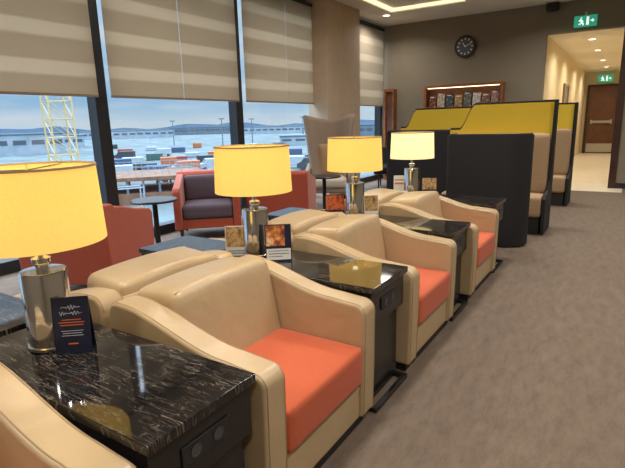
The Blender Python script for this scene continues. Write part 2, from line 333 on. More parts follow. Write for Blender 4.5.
# wall shelf with front facing magazines
X0, X1, Z0 = -3.84, -2.2, 1.56
t = thing('magazine_shelf', 'long walnut wall shelf box with lit interior holding magazines', 'shelf', ((X0+X1)/2, EY-.001, Z0)); hw = (X1-X0)/2
obj('shelf_frame', B((-hw, hw, -.2, 0, 0, .05), (-hw, hw, -.2, 0, .45, .5), (-hw, -hw+.05, -.2, 0, .05, .45), (hw-.05, hw, -.2, 0, .05, .45)), 'wood', t, bev=.004)
obj('back_panel', B(-hw+.05, hw-.05, -.02, 0, .05, .45), 'wood', t)
obj('light_strip', B(-hw+.08, hw-.08, -.18, -.16, .435, .45), mat('shelf_light_strip', (1, .8, .5), .5, emit=3, var=.01), t)
cols = [((120, 60, 50), 'dark red'), ((190, 180, 160), 'cream'), ((60, 74, 92), 'slate blue'), ((170, 140, 90), 'tan'), ((96, 104, 100), 'grey green'), ((200, 196, 190), 'white'), ((120, 84, 70), 'rust'), ((160, 120, 116), 'dusty pink')]
for k, (c, nm) in enumerate(cols):
    x = X0+.17+k*.187
    m_ = picture_mat('magazine_cover_'+nm.replace(' ', '_'), [(40, 38, 40), tuple(int(v*.7) for v in c), c, (210, 196, 176)], 26)
    tg = thing('magazine', 'magazine with %s cover facing out of the walnut wall shelf' % nm, 'magazine', (x, EY-.12, Z0+.052), 0, 'magazines on the wall shelf')
    tg.rotation_euler = (-.12, 0, 0); hh = .24+.025*((k*2) % 3)
    obj('cover', B(-.08, .08, -.004, .004, 0, hh), m_, tg)
    obj('cover_title', B(-.06, .03, -.0055, -.0045, hh-.04, hh-.02), 'cardw', tg)
t = thing('display_cabinet', 'narrow tall walnut cabinet in the far corner beside the last window', 'cabinet', (-4.66, EY-.001, 0))
obj('cabinet_body', B((-.12, .12, -.04, 0, 0, 2.05), (-.12, -.08, -.2, -.04, 0, 2.05), (.08, .12, -.2, -.04, 0, 2.05), (-.08, .08, -.2, -.04, 1.99, 2.05), (-.08, .08, -.2, -.04, 0, .08)), 'wood', t, bev=.003)
obj('cabinet_door', B((-.08, .08, -.15, -.13, .08, 1.99)), 'doorw', t)
t = thing('wall_speaker', 'small black box fixed at the top of the taupe end wall', 'speaker', (-1.42, EY-.02, CZ-.14))
obj('speaker_body', B(-.11, .11, -.14, .0, 0, .13), 'blackp', t, bev=.015); obj('speaker_grille', B(-.09, .09, -.145, -.14, .02, .11), 'frame', t)
# ---------------------------------------------------------------- cream lounge chairs
W = .80; HW = W/2; AT = .115; BKZ = .70; BK = -.35
prof = [(BK+.01, .05), (BK, BKZ-.06)]
for k in range(0, 7): a = PI-(k/6)*PI/2; prof.append((BK+.055+.055*math.cos(a), BKZ-.055+.055*math.sin(a)))
def ss(t): return t*t*(3-2*t)
for k in range(1, 17): t_ = k/16; prof.append((BK+.075+t_*.52, BKZ-(BKZ-.594)*ss(t_)))
prof += [(.30, .589), (.36, .584)]
for k in range(1, 8): a = PI/2-(k/7)*PI/2; prof.append((.36+.05*math.cos(a), .534+.05*math.sin(a)))
prof += [(.407, .30), (.40, .05)]
def make_chair(label):
    t = thing('lounge_armchair', label, 'armchair', (0, 0, 0), 0, 'cream leather armchairs in two back to back rows')
    for s in (-1, 1):
        y0, y1 = sorted((s*HW, s*(HW-AT)))
        a = obj('armrest', prism(prof, y0, y1), 'cream', t, bev=.016, seg=4)
        for yy in (y0+.012, y1-.012):
            obj('piping', tube([(q[0]*.999, yy, q[1]-.001) for q in prof[1:]], .0024, 6), 'creampipe', a)
    iw = HW-AT
    def lean(v):
        v.x += -.20*(v.z-.41)*max(0, (v.x-BK)/(-.02-BK)); v.z += .014*(1-(v.y/iw)**2)*(1 if v.z > .6 else 0); return v
    b = cushion(BK+.02, -.02, -iw-.004, iw+.004, .22, .735, .04, .012, 0, 14)
    for v in b.verts:
        u_ = (v.co.x-BK)/(-.02-BK); v.co.z -= .02*(1-u_)*(1 if v.co.z > .6 else 0); v.co = lean(v.co.copy())
    bo = obj('backrest', b, 'cream', t, smooth=3)
    obj('piping', tube([lean(Vector((-.05, y_, .7280))) for y_ in [-iw+.012+k*(2*iw-.024)/10 for k in range(11)]], .0028), 'creampipe', bo)
    obj('back_panel', B(BK+.003, BK+.03, -iw-.01, iw+.01, .05, .67), 'cream', t, bev=.01)
    obj('base_front', B(BK+.03, .385, -iw-.01, iw+.01, .05, .225), 'cream', t, bev=.012)
    obj('seat_cushion', cushion(-.15, .412, -iw+.003, iw-.003, .23, .405, .025, .012, 2), 'orange', t, smooth=3)
    obj('plinth', B(BK+.04, .37, -HW+.03, HW-.03, 0, .05), 'plinth', t)
    return t
CX = -1.28
LB = ['cream leather armchair nearest the camera, left of first marble lamp table',
      'cream leather armchair with full orange seat, between first and second marble lamp tables',
      'cream leather armchair facing the aisle, between second and third marble lamp tables',
      'farthest aisle armchair in cream leather, before the dark curved booth panel']
LB2 = ['window-facing cream armchair back to back with the nearest aisle chair',
       'window-facing cream armchair behind the big orange seat armchair',
       'window-facing cream armchair behind the second aisle armchair',
       'window-facing cream armchair behind the farthest aisle armchair']
cy = [.21, 1.46, 2.70, 3.94]
c0 = make_chair(LB[0]); c0.location = (CX, cy[0], 0)
for k in range(1, 4): dup(c0, (CX, cy[k], 0), 0, LB[k])
BX = -2.02
for k in range(1, 4): dup(c0, (BX, cy[k], 0), PI, LB2[k])
# ---------------------------------------------------------------- marble tables
TZ = .62
def make_table(label):
    t = thing('marble_side_table', label, 'table', (0, 0, 0), 0, 'black marble tables between the armchairs')
    hw = .2; x0, x1 = -.4875, .4875
    obj('tabletop', B(x0, x1, -hw, hw, TZ-.03, TZ), 'marble', t, bev=.004, seg=2)
    obj('apron', B(x0+.02, x1-.02, -hw+.010, hw-.010, TZ-.2, TZ-.031), 'black', t, bev=.003)
    obj('cabinet_body', B(x0+.02, x1-.05, -hw+.022, hw-.022, .036, TZ-.2), 'black', t, bev=.003)
    obj('sled_base', B((x0+.02, x1+.01, -hw+.005, -hw+.03, 0, .025), (x0+.02, x1+.01, hw-.03, hw-.005, 0, .025), (x1-.015, x1+.01, -hw+.03, hw-.03, 0, .025), (x0+.05, x1-.06, -hw+.03, hw-.03, 0, .036)), 'black', t, bev=.003)
    p = obj('socket_plate', B(x1-.02, x1-.014, -.09, .09, TZ-.142, TZ-.083), 'blackp', t, bev=.002)
    for y in (-.042, .042):
        bm = lathe([(.001, .0), (.018, 0), (.0195, .002), (.016, .002), (.014, .0005), (.001, .0005)], 24)
        bmesh.ops.rotate(bm, verts=bm.verts[:], matrix=Matrix.Rotation(PI/2, 3, 'Y')); bmesh.ops.translate(bm, verts=bm.verts[:], vec=(x1-.0138, y, TZ-.112))
        obj('socket', bm, mat('socket_grey', (.06, .06, .065), .35), p, smooth=.6)
    return t
ty = [.825, 2.075, 3.315, 4.555]
TXC = [-1.36, -1.3725, -1.385, -1.39]
TL = ['black veined marble table nearest the camera, carrying the largest yellow lamp',
      'black veined marble table with second lamp, between the two nearest full armchairs',
      'black veined marble table with third yellow lamp and red cards',
      'farthest aisle marble table with fourth lamp beside the booth']
t0 = make_table(TL[0]); t0.location = (TXC[0], ty[0], 0)
for k in range(1, 4): dup(t0, (TXC[k], ty[k], 0), 0, TL[k])
TL2 = ['window-side marble table back to back with the nearest lamp table', 'window-side marble table behind the second yellow lamp', 'window-side marble table behind the third lamp table', 'window-side marble table behind the fourth lamp table']
for k in range(4):
    q = dup(t0, (-2.19, ty[k], 0), PI, TL2[k]); q.scale = (.6, 1, 1)
# ---------------------------------------------------------------- lamps
def make_lamp(label):
    t = thing('table_lamp', label, 'lamp', (0, 0, 0), 0, 'shaded chrome table lamps')
    obj('lamp_base', lathe([(.001, 0), (.075, 0), (.078, .003), (.078, .012), (.073, .015), (.073, .262), (.07, .268), (.03, .27), (.001, .27)], 48), 'chrome', t, smooth=.5)
    obj('neck', lathe([(.001, .27), (.022, .27), (.022, .29), (.03, .295), (.03, .31), (.012, .318), (.012, .40), (.001, .40)], 24), 'chrome', t, smooth=.6)
    s = obj('lamp_shade', lathe([(.212, .365), (.202, .612), (.199, .612), (.209, .365), (.212, .365)], 64), 'shade', t, smooth=.8)
    obj('shade_rim', lathe([(.2015, .607), (.2045, .607), (.2040, .614), (.1985, .614), (.1985, .607), (.2015, .607)], 64), 'creampipe', s, smooth=.6)
    sp = bmesh.new()
    for k in range(3): a = k*2*PI/3; tube([(0, 0, .6), (.2*math.cos(a), .2*math.sin(a), .604)], .003, 6, sp)
    tube([(0, 0, .39), (0, 0, .62)], .004, 6, sp)
    obj('shade_spider', sp, 'chrome', s)
    obj('bulb', lathe([(.001, .40), (.016, .41), (.03, .45), (.03, .475), (.018, .5), (.001, .505)], 20), 'bulb', t, smooth=1)
    return t
LPOS = [(-1.615, .835), (-1.72, 2.09), (-1.75, 3.35), (-1.77, 4.60)]
LL = ['largest nearest yellow shaded lamp with chrome cylinder base, at left edge', 'second yellow shaded chrome lamp from the camera, by the photo cards', 'third yellow shaded chrome lamp, on the marble table with red cards', 'farthest chrome lamp with pale cream yellow shade, beside the dark booth panel']
l0 = make_lamp(LL[0]); l0.location = (*LPOS[0], TZ+.001)
for k in range(1, 4): lk = dup(l0, (*LPOS[k], TZ+.001), 0, LL[k])
for ch in lk.children:
    if ch.name.startswith('lamp_shade'): ch.data = ch.data.copy(); ch.data.materials[0] = M['shadepale']
for x, y in LPOS:
    ld = bpy.data.lights.new('lamp_light', 'POINT'); ld.energy = 1.5; ld.color = (1, .82, .5); ld.shadow_soft_size = .05
    lo = bpy.data.objects.new('lamp_light', ld); C.objects.link(lo); lo.location = (x, y, TZ+.53)
# ---------------------------------------------------------------- cards on tables
def card(name, label, loc, rz, w, hh, face, draw, tilt=.16, group=None):
    t = thing(name, label, 'card', loc, rz, group)
    for s, nm in ((-1, 'front_panel'), (1, 'rear_panel')):
        bm = B(-w/2, w/2, -.0012, .0012, 0, hh); bmesh.ops.rotate(bm, verts=bm.verts[:], matrix=Matrix.Rotation(tilt*s, 3, 'X'))
        bmesh.ops.translate(bm, verts=bm.verts[:], vec=(0, s*math.sin(tilt)*hh, 0))
        p = obj(nm, bm, face, t)
        if s == -1:
            for it in draw:
                kind, m_, a = it[0], it[1], it[2:]
                if kind == 'r': b2 = B(a[0], a[1], -.0018, -.0013, a[2], a[3])
                else: b2 = tube([(x*.0005, -.0014, a[1]+a[0]*.5*math.sin(x*.33)*(.45+.55*math.sin(x*.071+a[1]*90))) for x in range(-int(a[2]*2000), int(a[2]*2000))], .0007, 4)
                bmesh.ops.rotate(b2, verts=b2.verts[:], matrix=Matrix.Rotation(-tilt, 3, 'X'))
                bmesh.ops.translate(b2, verts=b2.verts[:], vec=(0, -math.sin(tilt)*hh, 0)); obj(a[4] if len(a) > 4 else ('lettering' if kind == 's' else 'printed_block'), b2, m_, p)
    return t
M['sepia'] = picture_mat('sepia_picture', [(70, 50, 40), (150, 108, 66), (200, 170, 120), (120, 70, 50)], 32)
M['sunset'] = picture_mat('orange_picture', [(40, 40, 66), (150, 70, 44), (214, 140, 70), (230, 210, 170)], 28)
M['redpic'] = picture_mat('red_picture', [(60, 34, 34), (160, 54, 38), (206, 110, 60), (90, 60, 60)], 30)
p = at_z(77, 350, TZ)
card('tent_card', 'navy folded card with white script and orange lines beside the nearest lamp', (p.x, p.y, TZ+.001), math.radians(40), .115, .19, 'navy',
     [('s', 'inkw', .016, .155, .03), ('s', 'inkw', .014, .135, .036), ('r', 'inko', -.03, .03, .112, .1145, 'printed_line'), ('r', 'inko', -.04, .04, .103, .1055, 'printed_line'), ('r', 'inko', -.036, .036, .094, .0965, 'printed_line'), ('r', 'inkw', -.035, .035, .075, .0765, 'printed_line'), ('r', 'inkw', -.03, .03, .067, .0685, 'printed_line'), ('r', 'inkw', -.034, .034, .059, .0605, 'printed_line'), ('r', 'inko', -.015, .015, .03, .034, 'printed_line')], .12)
p = at_z(237, 255, TZ)
card('tent_card', 'sepia picture card with small writing left of the second lamp', (p.x, p.y, TZ+.001), math.radians(35), .12, .17, 'cardw', [('r', 'sepia', -.055, .055, .05, .165, 'picture'), ('r', 'inkb', -.045, .045, .025, .03, 'printed_line'), ('r', 'inkb', -.045, .045, .012, .017, 'printed_line')], .1)
p = at_z(279, 260, TZ)
card('tent_card', 'dark card with orange picture and white notice right of the second lamp', (p.x, p.y, TZ+.001), math.radians(38), .14, .2, 'navy', [('r', 'sunset', -.065, .035, .085, .195, 'picture'), ('r', 'cardw', -.065, .065, .01, .07, 'notice_panel'), ('r', 'inkb', -.055, .055, .055, .06, 'printed_line'), ('r', 'inkb', -.055, .055, .04, .045, 'printed_line'), ('r', 'inkb', -.055, .02, .025, .03, 'printed_line')])
p = at_z(335, 216, TZ)
card('tent_card', 'red brown picture card left of the third lamp', (p.x, p.y, TZ+.001), math.radians(30), .15, .17, 'navy', [('r', 'redpic', -.07, .07, .05, .165, 'picture'), ('r', 'cardw', -.06, .06, .012, .035, 'notice_panel')], .1)
p = at_z(371, 217, TZ)
card('tent_card', 'white edged picture card right of the third lamp', (p.x, p.y, TZ+.001), math.radians(36), .11, .17, 'cardw', [('r', 'sepia', -.05, .05, .05, .165, 'picture')], .1)
p = at_z(399, 193, TZ)
card('tent_card', 'white card standing left of the farthest lamp', (p.x, p.y, TZ+.001), math.radians(25), .11, .18, 'cardw', [('r', 'inkb', -.045, .045, .13, .14, 'printed_line'), ('r', 'inko', -.045, .045, .09, .11)], .1)
p = at_z(429, 192, TZ)
card('tent_card', 'dark edged picture card standing right of the farthest lamp', (p.x, p.y, TZ+.001), math.radians(25), .15, .15, 'navy', [('r', 'sepia', -.07, .07, .03, .145, 'picture')])
# ---------------------------------------------------------------- booths
def ribbon(path, th, z0, zf):       # upright panel following a plan path; zf(s) top height
    bm = bmesh.new(); n = len(path); rows = []; L = [0]
    for a, b in zip(path, path[1:]): L.append(L[-1]+(Vector(b)-Vector(a)).length)
    for i, p in enumerate(path):
        a = Vector(path[max(i-1, 0)]); b = Vector(path[min(i+1, n-1)]); d = (b-a).normalized(); nn = Vector((-d.y, d.x))*th/2; z1 = zf(L[i]/L[-1])
        rows.append([bm.verts.new((p[0]-nn.x, p[1]-nn.y, z0)), bm.verts.new((p[0]+nn.x, p[1]+nn.y, z0)), bm.verts.new((p[0]+nn.x, p[1]+nn.y, z1)), bm.verts.new((p[0]-nn.x, p[1]-nn.y, z1))])
    for a, b in zip(rows, rows[1:]):
        for k in range(4): bm.faces.new((a[k], b[k], b[(k+1) % 4], a[(k+1) % 4]))
    bm.faces.new(rows[0][::-1]); bm.faces.new(rows[-1]); bmesh.ops.recalc_face_normals(bm, faces=bm.faces[:]); return bm
def booth(x0, x1, y, zlo, zhi, swoop, label, low=.0):
    t = thing('booth_bench', label, 'booth', ((x0+x1)/2, y, 0), 0)
    cx = (x0+x1)/2; a0, a1 = x0-cx, x1-cx
    n = 60; path = [(a0+(a1-a0)*k/n, 0) for k in range(n+1)]
    def zf(s):
        d = s*(a1-a0); u = max(0, min(1, (d-low)/swoop)); return zlo+(zhi-zlo)*ss(u)
    obj('panel_back', ribbon(path, .04, 0, zf), 'booth', t)
    obj('panel_face', ribbon([(p[0], -.03) for p in path[0:-1]], .02, .6, lambda s: zf(s)-.012), 'yellow', t)
    obj('panel_edge', tube([(p[0], -.015, zf(k/n)+.003) for k, p in enumerate(path)], .013, 8), 'booth', t, smooth=1)
    obj('end_wing', prism([(-.5, .04), (-.5, .42), (-.45, .46), (-.2, .5), (-.14, .6), (-.1, zhi+.01), (.02, zhi+.01), (.02, 0), (-.5, 0)], a1-.03, a1+.005, 'yz'), 'booth', t)
    obj('seat', cushion(a0+.05, a1-.04, -.53, -.12, .2, .45, .04, .02), 'bench', t, smooth=3)
    obj('bench_base', B(a0+.08, a1-.05, -.5, -.1, 0, .2), 'plinth', t)
    obj('backrest', cushion(a0+.05, a1-.04, -.21, -.045, .44, 1.16, .05, .02, 1), 'bench', t, smooth=3)
    return t
booth(-2.0, -.735, 6.60, 1.22, 1.53, .2, 'yellow and charcoal high back booth behind the dark curved panel', .12)
booth(-3.6, -.70, 8.80, 1.22, 1.54, .2, 'farther long yellow and charcoal high back booth before the end wall', .1)
t = thing('booth_screen', 'dark charcoal curved booth panel beyond the last armchair', 'booth', (0, 0, 0))
path = [(-1.66, 5.7), (-1.655, 5.5)]
for k in range(7): a = PI+(k/6)*PI/2; path.append((-1.54+.115*math.cos(a), 5.45+.115*math.sin(a)))
path += [(-1.3, 5.332), (-1.12, 5.33)]
for k in range(13): a = -PI/2+(k/12)*PI/2; path.append((-1.06+.22*math.cos(a), 5.55+.22*math.sin(a)))
obj('screen_panel', ribbon(path, .05, .02, lambda s: 1.175), 'booth', t, smooth=.6)
obj('screen_edge', tube([(p[0], p[1], 1.177) for p in path], .014, 8), 'booth', t, smooth=1)
obj('bench_seat', cushion(-1.6, -.93, 5.42, 5.9, .2, .45, .04, .02), 'bench', t, smooth=3)
obj('bench_base', B(-1.56, -1.0, 5.44, 5.85, 0, .2), 'plinth', t)
obj('backrest', cushion(-1.58, -1.05, 5.38, 5.48, .44, 1.06, .04, .01, 1), 'bench', t, smooth=3)
t = thing('booth_screen', 'low straight charcoal booth panel behind the farthest lamp', 'booth', (0, 0, 0))
path = [(-3.35, 8.0), (-3.35, 7.75)]
for k in range(7): a = PI+(k/6)*PI/2; path.append((-3.2+.15*math.cos(a), 7.65+.15*math.sin(a)))
path += [(-2.6, 7.5), (-2.06, 7.5)]
obj('screen_panel', ribbon(path, .05, .02, lambda s: 1.17), 'booth', t, smooth=.6)
obj('screen_edge', tube([(p[0], p[1], 1.172) for p in path], .027, 8), 'booth', t, smooth=1)
# ---------------------------------------------------------------- red armchairs and round tables by window
def make_red(label):
    t = thing('tub_armchair', label, 'armchair', (0, 0, 0), 0, 'red armchairs by the windows')
    obj('backrest', prism([(-.38, .14), (-.44, .76), (-.40, .79), (-.28, .78), (-.24, .74), (-.22, .30), (-.2, .14)], -.39, .39), 'red', t, bev=.02)
    obj('back_cushion', cushion(-.25, -.12, -.29, .29, .42, .74, .04, .02, 0), 'darkred', t, smooth=3)
    for s in (-1, 1):
        y0, y1 = sorted((s*.39, s*.30)); obj('armrest', prism([(-.3, .14), (-.3, .76), (-.15, .74), (.1, .68), (.34, .64), (.38, .6), (.36, .14)], y0, y1), 'red', t, bev=.02)
    obj('seat_cushion', cushion(-.2, .35, -.298, .298, .26, .43, .04, .02), 'darkred', t, smooth=3)
    obj('seat_base', B(-.24, .33, -.3, .3, .15, .26), 'red', t, bev=.01)
    for x in (-.32, .30):
        for y in (-.32, .32): obj('leg', lathe([(.001, 0), (.016, 0), (.024, .15), (.001, .15)], 12, (x, y)), 'dkwood', t)
    return t
r0 = make_red('red armchair behind the nearest lamp, back turned toward the camera'); r0.location = (-3.78, 2.40, 0); r0.rotation_euler = (0, 0, math.radians(115))
dup(r0, (-4.36, 4.40, 0), math.radians(-48), 'red armchair with dark seat, facing the round black table at the window')
dup(r0, (-3.74, 5.14, 0), math.radians(115), 'red armchair behind the second yellow lamp')
M['rtop'] = mat('satin_black_tabletop', (.012, .012, .014), .35, var=.1)
def make_round(label):
    t = thing('round_side_table', label, 'table', (0, 0, 0), 0, 'round black pedestal tables')
    obj('tabletop', lathe([(.001, .555), (.24, .555), (.25, .563), (.25, .572), (.24, .58), (.001, .58)], 48), 'rtop', t, smooth=.6)
    obj('pedestal', lathe([(.001, .02), (.03, .02), (.028, .555), (.001, .555)], 20), 'black', t, smooth=.6)
    obj('foot_plate', lathe([(.001, 0), (.2, 0), (.2, .012), (.03, .022), (.001, .022)], 40), 'black', t, smooth=.6)
    return t
q0 = make_round('round black pedestal table between two red armchairs at the left window'); q0.location = (-4.3, 3.52, 0)
dup(q0, (-3.75, 6.2, 0), 0, 'round black pedestal table in front of the high wing chair')
# ---------------------------------------------------------------- wing chair
t = thing('wing_armchair', 'tall beige wing chair with flared top beside the column', 'armchair', (-4.1, 6.95, 0), math.radians(-62))
bm = bmesh.new(); rows = []; nu, nv = 18, 16
for j in range(nv+1):
    v = j/nv; row = []
    for i in range(nu+1):
        u = -1+2*i/nu; wd = .27+.13*v**1.3; z = .36+v*1.03+.08*v*v*abs(u)**1.5
        x = -.28-.14*v+(.36*(1-v*.15))*abs(u)**2.5; row.append(bm.verts.new((x, u*wd, z)))
    rows.append(row)
for a, b in zip(rows, rows[1:]):
    for k in range(nu): bm.faces.new((a[k], a[k+1], b[k+1], b[k]))
o = obj('wing_back', bm, 'taupe', t, smooth=3); s_ = o.modifiers.new('solid', 'SOLIDIFY'); s_.thickness = .06; s_.offset = 0
obj('back_cushion', cushion(-.34, -.2, -.2, .2, .46, 1.0, .06, .03, 0), 'bench', t, smooth=3)
obj('seat_cushion', cushion(-.3, .33, -.29, .29, .32, .48, .05, .03), mat('pale_wool', lin(190, 176, 158), .9, var=.05), t, smooth=3)
obj('seat_shell', B(-.3, .3, -.33, .33, .24, .32), 'taupe', t, bev=.03)
for s in (-1, 1):
    y0, y1 = sorted((s*.31, s*.38)); obj('armrest', prism([(-.25, .26), (-.25, .7), (.0, .64), (.26, .6), (.31, .52), (.28, .26)], y0, y1), 'taupe', t, bev=.03)
for x in (-.25, .25):
    for y in (-.27, .27): obj('leg', lathe([(.001, 0), (.015, 0), (.024, .24), (.001, .24)], 12, (x, y)), 'dkwood', t)
t = thing('low_armchair', 'low dark armchair by the last window behind the third lamp', 'armchair', (-4.05, 9.45, 0), math.radians(-70))
obj('shell', prism([(-.34, .3), (-.42, .8), (-.36, .82), (-.26, .46), (.3, .44), (.32, .36), (.3, .3)], -.33, .33), 'booth', t, bev=.03)
for s in (-1, 1):
    y0, y1 = sorted((s*.3, s*.37)); obj('armrest', prism([(-.3, .3), (-.34, .66), (.2, .6), (.28, .3)], y0, y1), 'booth', t, bev=.025)
for x in (-.25, .25):
    for y in (-.27, .27): obj('leg', lathe([(.001, 0), (.014, 0), (.02, .3), (.001, .3)], 12, (x, y)), 'dkwood', t)
# ---------------------------------------------------------------- downlights
def downlight(x, y, z, e, label, size=.35, col=(1, .955, .89)):
    t = thing('downlight', label, 'ceiling light', (x, y, z), 0, 'recessed round ceiling downlights')
    obj('trim_ring', lathe([(.06, -.002), (.085, -.008), (.09, -.002), (.09, 0)], 32), 'white', t, smooth=1)
    obj('lens', lathe([(.001, -.004), (.06, -.004)], 32), 'lampglow', t)
    ld = bpy.data.lights.new('downlight_light', 'AREA'); ld.shape = 'DISK'; ld.size = size; ld.energy = e; ld.color = col; ld.spread = math.radians(150)
    lo = bpy.data.objects.new('downlight_light', ld); C.objects.link(lo); lo.location = (x, y, z-.03)
for i, x in enumerate((-3.4, -1.2, .9)):
    for j, y in enumerate((-1.2, 1.4, 4.0, 6.6, 9.3)):
        if (i, j) == (0, 4): downlight(-4.35, 9.75, CZ, 22, 'recessed downlight near the last window blind')
        else: downlight(x, y, CZ, (20, 29, 34)[i], 'recessed ceiling downlight, %s, %s' % (('over the window seats', 'over the armchair row', 'over the aisle')[i], ('behind the camera', 'above the nearest table', 'above the farthest armchair', 'above the booths', 'by the end wall')[j]))
for k, y in enumerate((12.1, 14.2, 16.8, 19.2)): downlight(-.82, y, 2.88, 18, 'corridor ceiling downlight, %s from its entrance' % ('first', 'second', 'third', 'fourth')[k], .2, (1, .87, .66))
# ---------------------------------------------------------------- outdoors
GZ = -7.0
struct('ground', B(-1500, -5.6, -600, 1700, GZ-1, GZ), 'apron')
bm = bmesh.new(); prev = None
for k in range(121):
    a = math.radians(20+k*1.1); r = 900; x, y = -r*math.sin(a), r*math.cos(a); z = GZ+9+3*math.sin(k*.37)+2*math.sin(k*1.1)+random.random()*1.2
    cur = [bm.verts.new((x, y, GZ)), bm.verts.new((x, y, z)), bm.verts.new((x*1.1, y*1.1, GZ))]
    if prev:
        bm.faces.new((prev[0], cur[0], cur[1], prev[1])); bm.faces.new((prev[1], cur[1], cur[2], prev[2]))
    prev = cur
struct('hills', bm, 'haze')
def place(px, dist): return at_d(px, dist), math.atan2(at_d(px, 1).y, at_d(px, 1).x)+PI/2
def building(px, dist, w, dp, hh, m, label, roofm='bgrey'):
    p, a = place(px, dist); t = thing('airport_building', label, 'building', (p.x, p.y, GZ), a)
    obj('walls', B(-w/2, w/2, -dp/2, dp/2, 0, hh), m, t)
    obj('roof', B(-w/2-.3, w/2+.3, -dp/2-.3, dp/2+.3, hh, hh+.4), roofm, t)
    n = max(3, int(w/5))
    for k in range(min(n, 12)):
        x = -w/2+w*(k+.5)/min(n, 12); ww = w/min(n, 12)*.35
        obj('window', B((x-ww, x+ww, dp/2, dp/2+.1, hh*.5, hh*.72)), 'dglass', t)
building(8, 210, 34, 20, 7, 'bwhite', 'pale airport building at far left beyond the window')
building(56, 260, 22, 16, 5.5, 'bwhite', 'pale airport building right behind the crane mast')
building(128, 430, 70, 25, 6, 'bwhite', 'long pale hangar on the horizon left of the mullion')
building(200, 520, 60, 25, 7, 'bgrey', 'long grey terminal on the horizon in the second window')
building(275, 460, 70, 25, 6, 'bwhite', 'long pale terminal on the horizon in the third window')
building(300, 200, 16, 12, 3.5, 'bwhite', 'low pale shed in the third window by the column')
building(374, 300, 40, 20, 6.5, 'bgrey', 'grey building seen through the last window')
spec = [(118, 112, 'c_blue', 'blue'), (130, 124, 'c_wh', 'white'), (141, 106, 'c_dark', 'dark'), (152, 134, 'c_green', 'green'), (166, 112, 'c_or', 'orange'), (178, 124, 'c_red', 'red'), (190, 140, 'c_wh', 'white'), (205, 114, 'c_dark', 'dark'), (216, 132, 'c_or', 'orange'), (256, 125, 'c_green', 'green'), (268, 143, 'c_red', 'red'), (281, 120, 'c_wh', 'white'), (295, 137, 'c_blue', 'blue'), (306, 115, 'c_dark', 'dark'), (176, 170, 'c_blue', 'blue'), (123, 165, 'c_red', 'red'), (149, 190, 'c_wh', 'white'), (226, 168, 'c_green', 'green'), (196, 200, 'c_or', 'orange'), (110, 220, 'c_dark', 'dark'), (250, 190, 'c_wh', 'white'), (288, 210, 'c_or', 'orange')]
for k, (px, dist, m_, nm) in enumerate(spec):
    p, a = place(px, dist)
    t = thing('shipping_container', '%s container %s, %s' % (nm, 'in the nearer yard row' if dist < 145 else ('in the yard row farther back' if dist < 195 else 'at the far edge of the yard'), 'seen through the second window' if 95 < px < 236 else 'seen through the third window'), 'container', (p.x, p.y, GZ), a+.1*math.sin(k*2.1), 'containers in the airport yard')
    w = 4.0+.8*math.sin(k); obj('container_body', B(-w/2, w/2, -1.15, 1.15, .15, 1.6+.4*math.cos(k*1.7)), m_, t, bev=.05, seg=1)
    bm = bmesh.new()
    for i in range(12): x = -w/2+.25+i*(w-.4)/12; box(bm, x, x+.13, 1.14, 1.2, .3, 1.2)
    obj('side_ribs', bm, m_, t)
VL = ['left of the brown roofs', 'beyond the first red armchair', 'beyond the second lamp', 'behind the second lamp shade', 'left of the column', 'behind the first mullion row', 'in the middle of the second window', 'just left of the second mullion', 'just right of the second mullion', 'in the middle of the third window', 'in front of the brown roofs', 'near the right end of the second window', 'nearest the column', 'right of the brown roofs']
VS = [(112, 88, 'c_wh', 'white'), (182, 92, 'c_or', 'orange'), (210, 96, 'c_wh', 'white'), (262, 98, 'c_red', 'red'), (290, 95, 'c_wh', 'white'), (122, 142, 'c_dark', 'dark'), (160, 150, 'c_wh', 'white'), (232, 120, 'c_dark', 'dark'), (247, 108, 'c_wh', 'white'), (276, 165, 'c_dark', 'dark'), (150, 84, 'c_blue', 'blue'), (222, 84, 'c_wh', 'white'), (311, 90, 'c_dark', 'dark'), (172, 78, 'c_dark', 'dark')]
van0 = thing('parked_van', '', 'van', (0, 0, 0), 0, 'vans parked on the airport yard')
obj('van_body', prism([(-2.6, .5), (-2.6, 2.3), (1.2, 2.3), (1.9, 1.5), (2.6, 1.3), (2.6, .5)], -1, 1), 'c_wh', van0, bev=.1)
obj('windscreen', prism([(1.25, 2.2), (1.87, 1.52), (1.9, 1.55), (1.3, 2.25)], -.9, .9), 'dglass', van0)
for x in (-1.7, 1.7):
    for y in (-1.0, .85):
        bm = lathe([(.001, 0), (.38, 0), (.38, .2), (.001, .2)], 16); bmesh.ops.rotate(bm, verts=bm.verts[:], matrix=Matrix.Rotation(-PI/2, 3, 'X')); bmesh.ops.translate(bm, verts=bm.verts[:], vec=(x, y, .39)); obj('wheel', bm, 'c_dark', van0)
for k, (px, dist, m_, nm) in enumerate(VS):
    p, a = place(px, dist); lb = '%s van parked on the airport yard, %s' % (nm, VL[k])
    if k == 0: van0['label'] = lb; van0.location = (p.x, p.y, GZ); van0.rotation_euler = (0, 0, a); continue
    q = dup(van0, (p.x, p.y, GZ), a+.3*math.sin(k), lb)
    for ch in q.children:
        if ch.name.startswith('van_body'): ch.data = ch.data.copy(); ch.data.materials[0] = M[m_]
p, a = place(60, 42); t = thing('tower_crane', 'yellow lattice tower crane outside the leftmost window', 'crane', (p.x, p.y, GZ), a+.3)
bm = bmesh.new(); w = .8; H = 26
for sx in (-1, 1):
    for sy in (-1, 1): tube([(sx*w, sy*w, 0), (sx*w, sy*w, H)], .06, 6, bm)
for k in range(20):
    z0, z1 = k*1.3, k*1.3+1.3
    for s in (-1, 1):
        tube([(-w, s*w, z0), (w, s*w, z1)], .03, 5, bm); tube([(s*w, -w, z1), (s*w, w, z0)], .03, 5, bm); tube([(-w, s*w, z1), (w, s*w, z1)], .03, 5, bm); tube([(s*w, -w, z1), (s*w, w, z1)], .03, 5, bm)
obj('mast', bm, 'crane', t)
